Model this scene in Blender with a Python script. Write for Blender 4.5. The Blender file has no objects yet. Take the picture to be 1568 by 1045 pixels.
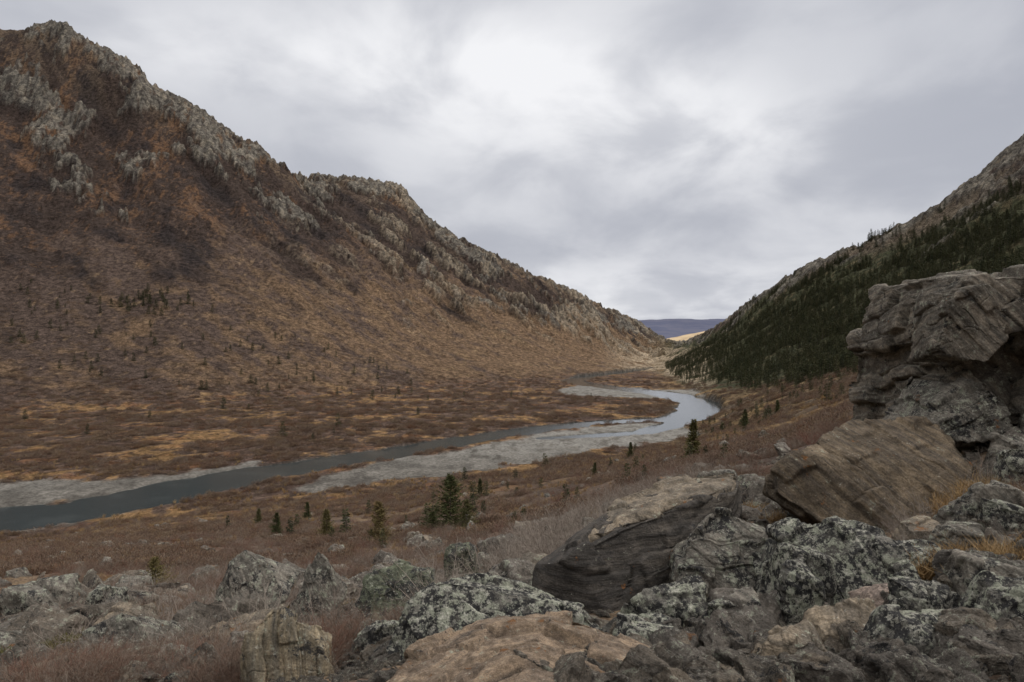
import bpy, bmesh, math, numpy as np, random, time
from mathutils import Vector
T0=time.time()
rng=np.random.default_rng(11)
random.seed(5)
scene=bpy.context.scene
W_Z=-25.14   # water level (camera eye is z = 0)

# ------------------------------------------------------------ noise
perm=np.arange(256); np.random.default_rng(3).shuffle(perm); perm=np.concatenate([perm,perm])
ang=np.arange(256)*2*np.pi/256; GX=np.cos(ang); GY=np.sin(ang)
G3=np.random.default_rng(4).normal(size=(256,3)); G3/=np.linalg.norm(G3,axis=1)[:,None]
def pn2(x,y,seed=0):
    x=x+seed*17.37; y=y+seed*9.71
    xi=np.floor(x).astype(np.int64); yi=np.floor(y).astype(np.int64)
    xf=x-xi; yf=y-yi
    u=xf*xf*xf*(xf*(xf*6-15)+10); v=yf*yf*yf*(yf*(yf*6-15)+10)
    a=perm[xi&255]; b=perm[(xi+1)&255]; y0=yi&255; y1=(yi+1)&255
    def g(p,yy,dx,dy):
        h=perm[p+yy]; return GX[h]*dx+GY[h]*dy
    n0=g(a,y0,xf,yf); n1=g(b,y0,xf-1,yf); n2=g(a,y1,xf,yf-1); n3=g(b,y1,xf-1,yf-1)
    l=n0+u*(n1-n0); r=n2+u*(n3-n2)
    return (l+v*(r-l))*1.5
def fbm(x,y,o=4,seed=0,g=.5):
    s=0;a=1;t=0
    for i in range(o):
        s=s+a*pn2(x,y,seed+i*3); t+=a; a*=g; x=x*2.03; y=y*2.03
    return s/t*1.25
def ridged(x,y,o=4,seed=0):
    s=0;a=1;t=0
    for i in range(o):
        s=s+a*(1-2*np.abs(pn2(x,y,seed+i*3))); t+=a; a*=.5; x=x*2.07; y=y*2.07
    return s/t
def pn3(P,seed=0):
    P=P+seed*5.13
    I=np.floor(P).astype(np.int64); F=P-I
    U=F*F*F*(F*(F*6-15)+10)
    out=0
    for dx in (0,1):
        for dy in (0,1):
            for dz in (0,1):
                h=perm[perm[perm[(I[:,0]+dx)&255]+((I[:,1]+dy)&255)]+((I[:,2]+dz)&255)]
                g=G3[h]
                d=g[:,0]*(F[:,0]-dx)+g[:,1]*(F[:,1]-dy)+g[:,2]*(F[:,2]-dz)
                w=(U[:,0] if dx else 1-U[:,0])*(U[:,1] if dy else 1-U[:,1])*(U[:,2] if dz else 1-U[:,2])
                out=out+w*d
    return out*1.5
def fbm3(P,o=4,seed=0):
    s=0;a=1;t=0
    for i in range(o):
        s=s+a*pn3(P,seed+i*2); t+=a; a*=.5; P=P*2.05
    return s/t*1.3
def sm(x,a,b):
    t=np.clip((x-a)/(b-a),0,1); return t*t*(3-2*t)
def mix(a,b,t): return a+(b-a)*t

# ------------------------------------------------------------ terrain survey: bearing (x/y), then (y, z) for features
cols=[
(-.75,[(2.5,-1.7),(6,-3.0),(12,-5.0),(35,-11.6),(60,-18.6),(89,-25),(221,-25),(300,-5),(450,61),(640,197),(850,377)]),
(-.463,[(2.5,-1.65),(6,-2.9),(12,-5.0),(35,-11.),(70,-18.6),(104,-25),(254,-25),(330,-5.7),(470,55),(600,139),(740,246)]),
(-.32,[(2.5,-1.65),(6,-2.8),(12,-4.9),(35,-10.8),(75,-19.),(115,-25),(290,-25),(360,-10),(480,38),(630,116),(730,172)]),
(-.176,[(2.5,-1.6),(6,-2.6),(12,-4.6),(35,-10.3),(80,-19.2),(127,-25),(335,-25),(400,-14.5),(520,21),(680,92),(950,205)]),
(.0153,[(2.5,-1.6),(6,-2.4),(12,-4.),(35,-9.1),(80,-16.8),(145,-25),(415,-25),(470,-17),(580,1),(700,35),(850,87)]),
(.111,[(2.5,-1.6),(6,-2.4),(12,-3.6),(35,-8.2),(80,-15.2),(162,-25),(466,-25),(540,-19.6),(680,-5),(820,25),(950,55)]),
(.2067,[(2.5,-1.6),(6,-2.35),(12,-3.2),(35,-7.0),(80,-13.2),(174,-25),(544,-25),(620,-23.7),(850,-30),(1000,-12),(1250,8)]),
(.2545,[(2.5,-1.6),(6,-2.3),(12,-3.0),(35,-6.4),(80,-12.4),(185,-25),(330,-25),(450,-22.8),(650,-14.3),(900,-11),(1100,-7.4)]),
(.3024,[(2.5,-1.6),(6,-2.25),(12,-2.9),(35,-5.9),(80,-11.2),(210,-24.8),(270,-22.7),(360,-20),(480,-12.9),(600,-1.7),(720,11.7)]),
(.398,[(2.5,-1.6),(6,-2.2),(12,-2.8),(35,-5.1),(80,-10.),(150,-13.8),(220,-16),(300,-13.8),(400,-3),(500,20),(620,51.6)]),
(.494,[(2.5,-1.6),(6,-2.15),(12,-2.6),(35,-3.9),(70,-6.3),(120,-8.6),(180,-10),(250,-7.9),(350,7.4),(450,35),(580,74)]),
(.5895,[(2.5,-1.55),(6,-1.95),(12,-2.1),(35,-2.8),(60,-3.3),(95,-3.8),(140,-3.8),(210,.4),(310,15.4),(420,49),(550,93)]),
(.75,[(2.5,-1.5),(6,-1.7),(12,-1.4),(35,-.7),(55,0),(80,.8),(110,2.3),(180,10.7),(280,32.7),(390,79),(520,150)]),
]
ridge=[(-.75,850,.440),(-.70,840,.445),(-.655,830,.448),(-.63,800,.429),(-.545,770,.384),(-.53,765,.362),(-.463,745,.329),(-.425,740,.297),(-.367,735,.269),(-.32,735,.233),
(-.30,900,.220),(-.29,1000,.224),(-.28,1000,.222),(-.23,1000,.218),(-.165,960,.211),(-.157,950,.206),(-.145,940,.190),(-.138,900,.184),(-.10,860,.150),(-.06,850,.127),(.0153,850,.098),(.063,880,.074),(.10,940,.061),(.111,950,.0565),(.135,1000,.042),(.178,1150,.024),(.2067,1250,.006),(.235,1400,-.006),(.2545,1100,-.0067),
(.29,800,.008),(.312,710,.020),(.35,660,.050),(.398,620,.077),(.436,600,.099),(.512,575,.128),(.5895,550,.160),(.628,545,.186),(.685,530,.226),(.71,525,.250),(.75,520,.278)]
back=[(2.5,-1.5),(6,-1.0),(12,.2),(35,4),(60,9),(95,18),(180,40),(260,60),(360,95),(480,140),(620,190)]
thf=np.radians(np.arange(-48,48.01,.1))
tho=np.radians(np.arange(51,310,3.))
TH=np.concatenate([thf,tho])
TH_ext=np.concatenate([TH,[TH[0]+2*np.pi]])
cth=[];cr=[];cz=[]
for u,l in cols:
    t=math.atan(u); c=math.cos(t); cth.append(t); cr.append([a/c for a,b in l]); cz.append([b for a,b in l])
L=cth[0]; R=cth[-1]
cth=cth+[math.radians(75),math.radians(180),math.radians(285)]+[L+2*math.pi]
bk_r=[a for a,b in back]; bk_z=[b for a,b in back]
cr=cr+[cr[-1],bk_r,cr[0],cr[0]]; cz=cz+[[v*1.0 for v in cz[-1]],bk_z,cz[0],cz[0]]
cth=np.array(cth);cr=np.array(cr);cz=np.array(cz)
thx=TH.copy(); thx=np.where(thx<L,thx+2*np.pi,thx)
nT=len(TH); nf=len(thf)
RK=np.zeros((nT,13)); ZK=np.zeros((nT,13))
def gsm(a,sig):
    kx=np.arange(-int(3*sig),int(3*sig)+1); w=np.exp(-kx**2/(2*sig*sig)); w/=w.sum()
    p=np.pad(a,len(kx)//2,mode='edge'); return np.convolve(p,w,'valid')
for k in range(11):
    r=np.exp(np.interp(thx,cth,np.log(cr[:,k]))); z=np.interp(thx,cth,cz[:,k])
    if k==10:
        rt=np.array([math.atan(a[0]) for a in ridge]); rr=np.array([a[1]/math.cos(math.atan(a[0])) for a in ridge])
        m=(TH>=rt[0])&(TH<=rt[-1])
        re=np.array([a[2] for a in ridge])
        rf=np.interp(TH[m],rt,rr); ef=np.interp(TH[m],rt,re)
        r[m]=rf; z[m]=ef*rf*np.cos(TH[m])
    sg=1.5 if k==10 else 9
    r[:nf]=np.exp(gsm(np.log(r[:nf]),sg)); z[:nf]=gsm(z[:nf],sg)
    RK[:,k]=r; ZK[:,k]=z
RK[:,11]=RK[:,10]*1.3; ZK[:,11]=np.where(ZK[:,10]>0,ZK[:,10]*.72,ZK[:,10]-14)
RK[:,12]=12000; ZK[:,12]=-260
RK=np.concatenate([np.full((nT,1),.3),RK],1); ZK=np.concatenate([np.full((nT,1),-1.62),ZK],1)
for k in range(1,RK.shape[1]): RK[:,k]=np.maximum(RK[:,k],RK[:,k-1]*1.03)
LR=np.log(RK)
lrg=np.linspace(math.log(.3),math.log(12000),1500)
ZG=np.zeros((nT,len(lrg))); KG=np.zeros_like(ZG)
for i in range(nT):
    X=LR[i];Y=ZK[i];h=np.diff(X);d=np.diff(Y)/h
    mm=np.zeros(len(X)); s=(d[:-1]*d[1:])>0
    w1=2*h[1:]+h[:-1]; w2=h[1:]+2*h[:-1]
    with np.errstate(divide='ignore',invalid='ignore'):
        hm=(w1+w2)/(w1/d[:-1]+w2/d[1:])
    mm[1:-1]=np.where(s,hm,0); mm[0]=d[0];mm[-1]=d[-1]
    j=np.clip(np.searchsorted(X,lrg)-1,0,len(X)-2); t=(lrg-X[j])/h[j]
    ZG[i]=(2*t**3-3*t**2+1)*Y[j]+(t**3-2*t**2+t)*h[j]*mm[j]+(-2*t**3+3*t**2)*Y[j+1]+(t**3-t**2)*h[j]*mm[j+1]
    KG[i]=j-1+t
ZG=np.concatenate([ZG,ZG[:1]],0);KG=np.concatenate([KG,KG[:1]],0)
def base(x,y):
    th=np.arctan2(x,y); th=np.where(th<TH[0],th+2*np.pi,th)
    r=np.clip(np.hypot(x,y),.31,11900)
    i=np.clip(np.searchsorted(TH_ext,th)-1,0,nT-1); a=np.clip((th-TH_ext[i])/(TH_ext[i+1]-TH_ext[i]),0,1)
    f=(np.log(r)-lrg[0])/(lrg[1]-lrg[0]); j=np.clip(f.astype(int),0,len(lrg)-2); b=f-j
    def s(G): return (G[i,j]*(1-b)+G[i,j+1]*b)*(1-a)+(G[i+1,j]*(1-b)+G[i+1,j+1]*b)*a
    return s(ZG),s(KG),th,r
riv=np.array([(-140,50,8),(-110,72,8),(-90,86,7),(-71.8,96,6),(-65,100,5.5),(-59.6,107.5,6),(-54,119,6.5),(-47.3,129,6.2),(-37.8,141,5.2),(-26.9,153.5,4.6),(-13.6,170.5,4.2),(2.9,190,4.2),(22.8,207,3.2),(40.5,216,3.6),(54,219,7),(65,237,7.5),(76,275,7.5),(74,320,8),(60,356,7),(43.3,392,6),(37,425,6),(52,480,6),(90,545,6),(150,640,6)])
side=np.array([(57,226,2),(50,207,3),(36,188,2.0),(22,181,1.3),(8,176,.5)])
def polydist(x,y,P):
    best=np.full(x.shape,1e9)
    for a,b in zip(P[:-1],P[1:]):
        dx,dy=b[0]-a[0],b[1]-a[1]; t=np.clip(((x-a[0])*dx+(y-a[1])*dy)/(dx*dx+dy*dy),0,1)
        d=np.hypot(x-a[0]-t*dx,y-a[1]-t*dy)-(a[2]+(b[2]-a[2])*t)
        best=np.minimum(best,d)
    return best
def polysd(x,y,P):
    P=np.array(P,float); Q=np.roll(P,-1,0); best=np.full(x.shape,1e9); ins=np.zeros(x.shape,bool)
    for a,b in zip(P,Q):
        dx,dy=b-a; t=np.clip(((x-a[0])*dx+(y-a[1])*dy)/(dx*dx+dy*dy),0,1)
        best=np.minimum(best,np.hypot(x-a[0]-t*dx,y-a[1]-t*dy))
        c=((a[1]>y)!=(b[1]>y))&(x<(b[0]-a[0])*(y-a[1])/((b[1]-a[1]) if b[1]!=a[1] else 1e-9)+a[0]); ins^=c
    return np.where(ins,-best,best)
bars=[[(-37,117),(-29.5,137.5),(-12.7,158),(8,184),(33.8,207),(50,208),(50,178),(38,167),(18.4,157),(11.1,145),(2.2,137),(-10.7,127),(-22.7,120),(-32,111)],
[(-110,118),(-93,121),(-68.5,123),(-53.7,141),(-50,135),(-60,112),(-77.9,101),(-110,85)],
[(22.6,348),(44,400),(75,350),(93,344),(84,290),(70,296),(52,300),(23.8,318)],
[(-66,88),(-60,94),(-54,101),(-50,112),(-47,118),(-52,122),(-60,104),(-72,90)]]
# rocky outcrops on the mountains: (bearing, slope index, half widths, strength)
CR=[(-.62,8.55,.06,.33,.62),(-.55,8.75,.03,.25,.5),(-.68,8.9,.05,.25,.35),(-.73,9.25,.07,.3,.5),(-.34,9.1,.07,.3,.55),(-.42,9.5,.06,.3,.45),(-.11,8.6,.05,.25,.55),(-.03,8.4,.04,.18,.5),(.03,8.75,.05,.25,.5),(.08,8.6,.03,.25,.5),(-.225,9.85,.085,.25,.75),(-.48,9.7,.08,.3,.45),(-.23,8.35,.014,.12,.6),(-.15,8.1,.012,.08,.5),(-.4,8.7,.02,.12,.5),(.12,9.0,.05,.3,.45),(.17,9.3,.04,.4,.45),(-.60,9.8,.1,.2,.35),(-.05,9.7,.1,.2,.3),(.5,9.85,.2,.25,.45),(.7,9.6,.12,.35,.5)]
def hfun(x,y,full=False):
    z,k,th,r=base(x,y)
    tu=np.tan(np.clip(th,-1.4,1.4))*(np.abs(th)<1.4)+(th>1.4)*9
    left=1-sm(tu,.19,.26)
    s=x*.663+y*.748; t=x*.748-y*.663
    M=sm(k,6.7,8.8)*(1-sm(k,11.2,12))
    sr=x*.8-y*.6; tr=x*.6+y*.8
    S=np.where(left>.5,s,tr); Tt=np.where(left>.5,t,sr)
    wx=fbm(x/90,y/90,2,5)*25
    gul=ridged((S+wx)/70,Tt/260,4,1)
    boost=0
    for (a,b_,c,d,e) in CR: boost=boost+e*np.exp(-((tu-a)/c)**2-((k-b_)/d)**2)
    cf=fbm((S+wx)/42,Tt/80,6,21,.66)
    crag=sm(cf+.26*(k-9.55)*(k<10.6)+boost*.9,.17,.34)*sm(k,7.3,8.3)
    rib=sm(ridged((S+wx*.4)/44,Tt/200,3,71)+.35*fbm(x/9,y/9,3,72),.46,.68)*sm(fbm(S/34,Tt/60,3,73),-.05,.25)*sm(k,7.5,8.1)*(1-sm(k,9.6,9.9))*sm(tu,-.42,-.12)*left
    crag=np.maximum(crag,rib*.8)
    fine=ridged(S/15,Tt/24,4,8)
    gully_shade=sm(-gul,-.25,.25)
    z=z+M*(gul*11*(1-.5*sm(k,9,10))+fbm(x/22,y/22,5,2,.6)*4.5)*mix(.7,1,left)
    z=z+M*(fbm(S/6,Tt/10,4,17,.6)*1.9)+rib*M*3.
    led=ridged(S/9,Tt/9,4,13)
    z=z+crag*M*(2.5+fine*5.+led*3.3+fbm(S/4,Tt/5,3,14)*2.)*mix(.7,1,left)
    flo=1-sm(k,6.3,7.2)
    near=1-sm(r,30,90)
    z=z+flo*(1-near)*np.abs(fbm(x/14,y/14,4,31))*.7+sm(k,6.2,7.2)*(1-M)*fbm(x/15,y/15,5,32)*1.7
    z=z+near*(fbm(x/4.5,y/4.5,4,33)*.32*sm(r,3,12)+fbm(x/.9,y/.9,4,34)*.07)
    v=sm(-z,19.5,22.5)
    w=fbm(x/9,y/9,3,41)
    sd=np.minimum(polydist(x,y,riv)+w*1.6,polydist(x,y,side)+w*.8)
    sd=np.where((k<7.2)&(v>0),sd,99)
    gr=np.full(x.shape,1e9)
    for b in bars: gr=np.minimum(gr,polysd(x,y,b))
    gv=1-sm(gr+w*5+fbm(x/3,y/3,3,45)*1.5,-1.5,1.0)
    gv=gv*(k<7.2)*sm(-z,22,24)
    z=mix(z,-24.98+np.abs(w)*.35+fbm(x/2,y/2,3,44)*.09,gv*.9)
    ch=1-sm(sd,-.3,1.6+1.2*gv)
    z=mix(z,-25.75,ch)
    if full: return z,k,th,r,left,crag,rib,gv,sd,S,Tt,M,gully_shade
    return z
def H(x,y): return float(hfun(np.array([x],float),np.array([y],float))[0])

# ------------------------------------------------------------ helpers for nodes
def new_mat(name):
    m=bpy.data.materials.new(name); m.use_nodes=True; nt=m.node_tree; nt.nodes.clear()
    return m,nt
class N:
    def __init__(s,nt): s.nt=nt
    def n(s,t,ins=None,**kw):
        nd=s.nt.nodes.new(t)
        for k,v in kw.items(): setattr(nd,k,v)
        if ins:
            for k,v in ins.items():
                if isinstance(v,bpy.types.NodeSocket): s.nt.links.new(v,nd.inputs[k])
                else: nd.inputs[k].default_value=v
        return nd
    def noise(s,vec,scale,detail=5,rough=.6,dist=0):
        return s.n('ShaderNodeTexNoise',{'Vector':vec,'Scale':scale,'Detail':detail,'Roughness':rough,'Distortion':dist}).outputs['Fac']
    def math(s,op,a,b=0.,c=0.):
        return s.n('ShaderNodeMath',{0:a,1:b,2:c},operation=op).outputs[0]
    def mr(s,v,a,b,c=0.,d=1.):
        return s.n('ShaderNodeMapRange',{'Value':v,'From Min':a,'From Max':b,'To Min':c,'To Max':d},interpolation_type='SMOOTHSTEP').outputs[0]
    def mixc(s,f,a,b,mode='MIX'):
        nd=s.nt.nodes.new('ShaderNodeMix'); nd.data_type='RGBA'; nd.blend_type=mode
        for i,v in ((0,f),(6,a),(7,b)):
            if isinstance(v,bpy.types.NodeSocket): s.nt.links.new(v,nd.inputs[i])
            else: nd.inputs[i].default_value=v if i==0 else (*v,1)
        return nd.outputs[2]
    def vm(s,op,a,b=None):
        ins={0:a}
        if b is not None: ins[1]=b
        return s.n('ShaderNodeVectorMath',ins,operation=op).outputs[0]
    def comb(s,a,b,c): return s.n('ShaderNodeCombineXYZ',{0:a,1:b,2:c}).outputs[0]
def finish(b,color,rough=.9,normal=None,spec=.2):
    ins={'Roughness':rough,'Specular IOR Level':spec}
    p=b.n('ShaderNodeBsdfPrincipled',ins)
    if isinstance(color,bpy.types.NodeSocket): b.nt.links.new(color,p.inputs['Base Color'])
    else: p.inputs['Base Color'].default_value=(*color,1)
    if normal is not None: b.nt.links.new(normal,p.inputs['Normal'])
    o=b.n('ShaderNodeOutputMaterial'); b.nt.links.new(p.outputs[0],o.inputs[0]); return p

# ------------------------------------------------------------ terrain mesh
lr=np.concatenate([np.arange(math.log(1.0),math.log(200),.0105),np.arange(math.log(200),math.log(1350),.004),np.arange(math.log(1350),math.log(11500),.06)])
RR=np.exp(lr); nR=len(RR)
TT,Rg=np.meshgrid(TH,RR,indexing='ij')
X=(np.sin(TT)*Rg).ravel(); Y=(np.cos(TT)*Rg).ravel()
Z,k,th,r,left,crag,rib,gv,sd,S,Tt,M,gully_shade=hfun(X,Y,True)
print('heights',time.time()-T0)
def c3(*a): return np.array(a,float)[None,:]
def mx(A,B,t): return A+(B-A)*t[:,None]
u=np.clip(np.tan(np.clip(th,-1.3,1.3)),-2,2)
n12=fbm(X/14,Y/14,4,52); n3=fbm(X/3.2,Y/3.2,3,53); nf_=fbm(S/13,Tt/80,4,54); nw=fbm(S/40,Tt/70,4,55)
n5=fbm(X/5,Y/7,3,56); nfi=fbm(X/2.2,Y/3.5,3,66)
C=np.zeros((len(X),3))+c3(.115,.083,.064)
C=mx(C,c3(.18,.13,.08),sm(n12+.5*n3,.0,.5))
C=mx(C,c3(.08,.06,.05),sm(n5-.3*n12,.1,.5))
fl=sm(r,55,100)
str_=fbm(X/22,Y/22,3,57)
gold=sm(str_+.6*n5+.5*nfi,.14,.5)*fl
C=mx(C,c3(.10,.07,.055),fl)
C=mx(C,c3(.24,.148,.068),gold*.8*(k<7.4))
C=mx(C,c3(.075,.050,.041),sm(-str_+.5*n3,.12,.5)*fl*.7)
C=mx(C,c3(.17,.085,.042),sm(fbm(X/9,Y/9,3,58)+.4*nfi,.15,.5)*fl*.6)
kb=7.7+(np.clip(u,-.75,.2)+.75)*1.35+nw*1.0+nf_*.6
tan=c3(.148,.099,.063)
tl=mx(np.zeros((len(X),3))+tan,c3(.072,.052,.043),sm(n12*.7+.8*nf_+.5*nw-1.1*u-.25+.4*nfi,-.25,.45))
tl=mx(tl,c3(.205,.142,.083),sm(n5*.6+.4*str_+.5*nfi+.25*(u+.3),.2,.6)*.6)
wl=sm(k,6.05,6.7)*left
C=mx(C,tl,wl)
dark=mx(np.zeros((len(X),3))+c3(.052,.038,.032),c3(.12,.069,.04),sm(nw+.7*n5+.5*nfi-.3*sm(u,-.5,-.1),.05,.5)*.85)
dark=mx(dark,c3(.03,.025,.025),sm(fbm(S/30,Tt/60,4,61),.0,.4)*.8)
C=mx(C,dark,sm(k,kb-.3,kb+.3)*left)
up=sm(k,9.2,9.8)
C=mx(C,c3(.15,.11,.075),up*left*sm(nf_+n5*.5+.3*nfi,-.25,.3)*.8)
C=mx(C,c3(.035,.028,.026),gully_shade*M*left*.45)  # gully shadows painted into the ground colour, on top of the relief
wr=(1-left)
rt=mx(np.zeros((len(X),3))+c3(.16,.112,.065),c3(.09,.068,.05),sm(n12+.5*n5,-.1,.35))
rt=mx(rt,c3(.23,.15,.07),sm(str_+.5*n5,.15,.5)*.8)
C=mx(C,rt,wr*sm(r,40,80))
hiF=9.5-1.9*np.clip(u-.5,0,.3)
C=mx(C,mx(np.zeros((len(X),3))+c3(.05,.052,.03),c3(.10,.085,.05),sm(n5+n12*.5,.1,.5)),wr*sm(k,6.1+.3*n12,6.6+.3*n12))
C=mx(C,mx(np.zeros((len(X),3))+c3(.13,.105,.078),c3(.055,.041,.034),sm(nw+nf_+.5*n5,-.25,.15)),wr*sm(k,hiF-.1+.3*nw,hiF+.25+.3*nw))
toe=sm(u,.12,.2)*(1-sm(u,.27,.32))*sm(k,6.2,6.7)*(r<900)*(1-sm(k,8.3,8.8))*sm(n12+nf_,-.45,.1)
C=mx(C,c3(.32,.26,.185),toe*.85)
rockc=mx(np.zeros((len(X),3))+c3(.155,.142,.12),c3(.058,.052,.047),sm(fbm(S/3.5,Tt/6,3,62)+.3*nfi,-.2,.25))
rockc=mx(rockc,c3(.24,.21,.165),sm(fbm(S/6,Tt/9,3,63),.12,.45)*.7)
rm=np.clip(crag*sm(fbm(S/9,Tt/16,4,64,.65)+crag*.95-.25,.3,.5),0,1)
C=mx(C,rockc,rm*.92)
C=mx(C,c3(.25,.205,.15),rib*sm(nfi+.8*n5,-.4,.2)*.75)
gcol=mx(np.zeros((len(X),3))+c3(.15,.14,.125),c3(.08,.074,.066),sm(fbm(X/5,Y/9,4,65,.6)+.7*nfi,-.25,.35))
gcol=mx(gcol,c3(.205,.198,.182),sm(r,125,170)*sm(nfi+n5,-.5,.1)*.85)
C=mx(C,gcol,gv); C=mx(C,c3(.08,.074,.067),(1-sm(sd,1.0,2.2))*.9*(k<7.2)*sm(-Z,22,24))
C*=(1+.22*n3[:,None]+.16*nf_[:,None]+.25*nfi[:,None]+.25*(nw*M)[:,None]); C=np.clip(C,.012,.6)
me=bpy.data.meshes.new('terrain')
nv=len(X); co=np.stack([X,Y,Z],1).astype(np.float32)
ii=np.arange(nT)[:,None]; jj=np.arange(nR-1)[None,:]; i2=(ii+1)%nT
q=np.stack([ii*nR+jj,ii*nR+jj+1,i2*nR+jj+1,i2*nR+jj],-1).reshape(-1,4)
def fill(me,co,q,ncorner):
    me.vertices.add(len(co)); me.vertices.foreach_set('co',np.asarray(co,np.float32).ravel())
    q=np.asarray(q,np.int32); me.loops.add(q.size); me.loops.foreach_set('vertex_index',q.ravel())
    me.polygons.add(len(q)); me.polygons.foreach_set('loop_start',np.arange(len(q),dtype=np.int32)*ncorner)
    me.update(calc_edges=True)
fill(me,co,q,4)
me.polygons.foreach_set('use_smooth',np.ones(len(q),bool))
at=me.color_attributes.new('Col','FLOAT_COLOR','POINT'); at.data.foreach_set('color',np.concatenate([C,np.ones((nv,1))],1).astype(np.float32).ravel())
fa=me.attributes.new('far','FLOAT','POINT'); fa.data.foreach_set('value',sm(r,40,160).astype(np.float32))
gg=me.attributes.new('grav','FLOAT','POINT'); gg.data.foreach_set('value',gv.astype(np.float32))
ter=bpy.data.objects.new('mountain_valley_terrain',me); scene.collection.objects.link(ter)
m,nt=new_mat('tundra_ground'); b=N(nt)
pos=b.n('ShaderNodeTexCoord').outputs['Object']
col=b.n('ShaderNodeAttribute',attribute_name='Col').outputs['Color']; far=b.n('ShaderNodeAttribute',attribute_name='far').outputs['Fac']; gra=b.n('ShaderNodeAttribute',attribute_name='grav').outputs['Fac']
nc=b.noise(pos,.35,7,.75); nfn=b.noise(pos,9,6,.7); nm=b.noise(pos,1.6,6,.75)
fc=b.mr(nc,.36,.64,.5,1.5); ff=b.mr(nfn,.3,.7,.4,1.6); fm=b.mr(nm,.35,.65,.45,1.55)
mulF=b.math('MULTIPLY',fc,fm)
mul=b.n('ShaderNodeMix',{0:far,2:ff,3:mulF}).outputs[0]
mul=b.n('ShaderNodeMix',{0:gra,2:mul,3:b.mr(nm,.35,.65,.6,1.4)}).outputs[0]
cc=b.vm('MULTIPLY',col,b.comb(mul,mul,mul))
b1=b.n('ShaderNodeBump',{'Strength':.9,'Distance':b.math('MULTIPLY',b.math('MULTIPLY',far,b.math('SUBTRACT',1.,b.math('MULTIPLY',gra,.8))),1.6),'Height':b.math('ADD',nc,b.math('MULTIPLY',nm,.4))})
b2=b.n('ShaderNodeBump',{'Strength':.8,'Distance':.05,'Height':nfn,'Normal':b1.outputs[0]})
finish(b,cc,.95,b2.outputs[0],.05); me.materials.append(m)
print('terrain',time.time()-T0)

# ------------------------------------------------------------ water (one level sheet; the banks of the terrain bound it)
me=bpy.data.meshes.new('river'); me.from_pydata([(-150,45,W_Z),(170,45,W_Z),(170,650,W_Z),(-150,650,W_Z)],[],[(0,1,2,3)])
ro=bpy.data.objects.new('river',me); scene.collection.objects.link(ro)
m,nt=new_mat('river_water'); b=N(nt)
pos=b.n('ShaderNodeTexCoord').outputs['Object']
h=b.math('ADD',b.noise(pos,2.0,4,.6,.5),b.math('MULTIPLY',b.noise(pos,.5,3,.5),.4))
bp=b.n('ShaderNodeBump',{'Strength':.5,'Distance':.03,'Height':h})
rip=b.mr(b.noise(pos,.12,4,.6),.5,.68)
p=finish(b,b.mixc(rip,(.03,.042,.046),(.045,.058,.062)),.09,bp.outputs[0],.3)
me.materials.append(m)

# ------------------------------------------------------------ distant hills
def hill(name,us,y,depth,base_z,colA,colB,scale):
    nx_=260; ny_=24; xs=np.linspace(us[0][0],us[-1][0],nx_); top=np.interp(xs,[a for a,_ in us],[a for _,a in us])
    XX,VV=np.meshgrid(xs,np.linspace(0,1,ny_),indexing='ij')
    yy=y-depth*(1-VV); zz=base_z+(top[:,None]-base_z)*np.sin(VV*np.pi/2)**1.2
    zz=zz+fbm(XX/scale,yy/scale,4,80)*(top[:,None]-base_z)*.10*VV
    bx=np.stack([XX,yy,zz],-1).reshape(-1,3)
    a=np.arange(nx_-1)[:,None]*ny_+np.arange(ny_-1)[None,:]
    q=np.stack([a,a+ny_,a+ny_+1,a+1],-1).reshape(-1,4)
    me=bpy.data.meshes.new(name); fill(me,bx,q,4); me.polygons.foreach_set('use_smooth',np.ones(len(q),bool))
    o=bpy.data.objects.new(name,me); scene.collection.objects.link(o)
    m,nt=new_mat(name); b=N(nt); pos=b.n('ShaderNodeTexCoord').outputs['Object']
    f=b.mr(b.noise(b.vm('MULTIPLY',pos,(1,1,4)),4/scale,5),.4,.6)
    finish(b,b.mixc(f,colA,colB),.95); me.materials.append(m)
hill('distant_haze_tinted_hill',[(-3000,100),(-500,150),(900,192),(1400,190),(2000,200),(3500,230),(6000,120)],6500,2500,-260,(.075,.085,.14),(.10,.105,.155),700)  # blue of the aerial haze is painted into the base colours
hill('distant_sunlit_hill',[(380,-30),(470,5),(530,18),(600,30),(680,44),(900,60),(1200,10)],2200,500,-70,(.55,.42,.26),(.42,.31,.19),160)  # sunlight on this hill is painted in as pale base colours

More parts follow.
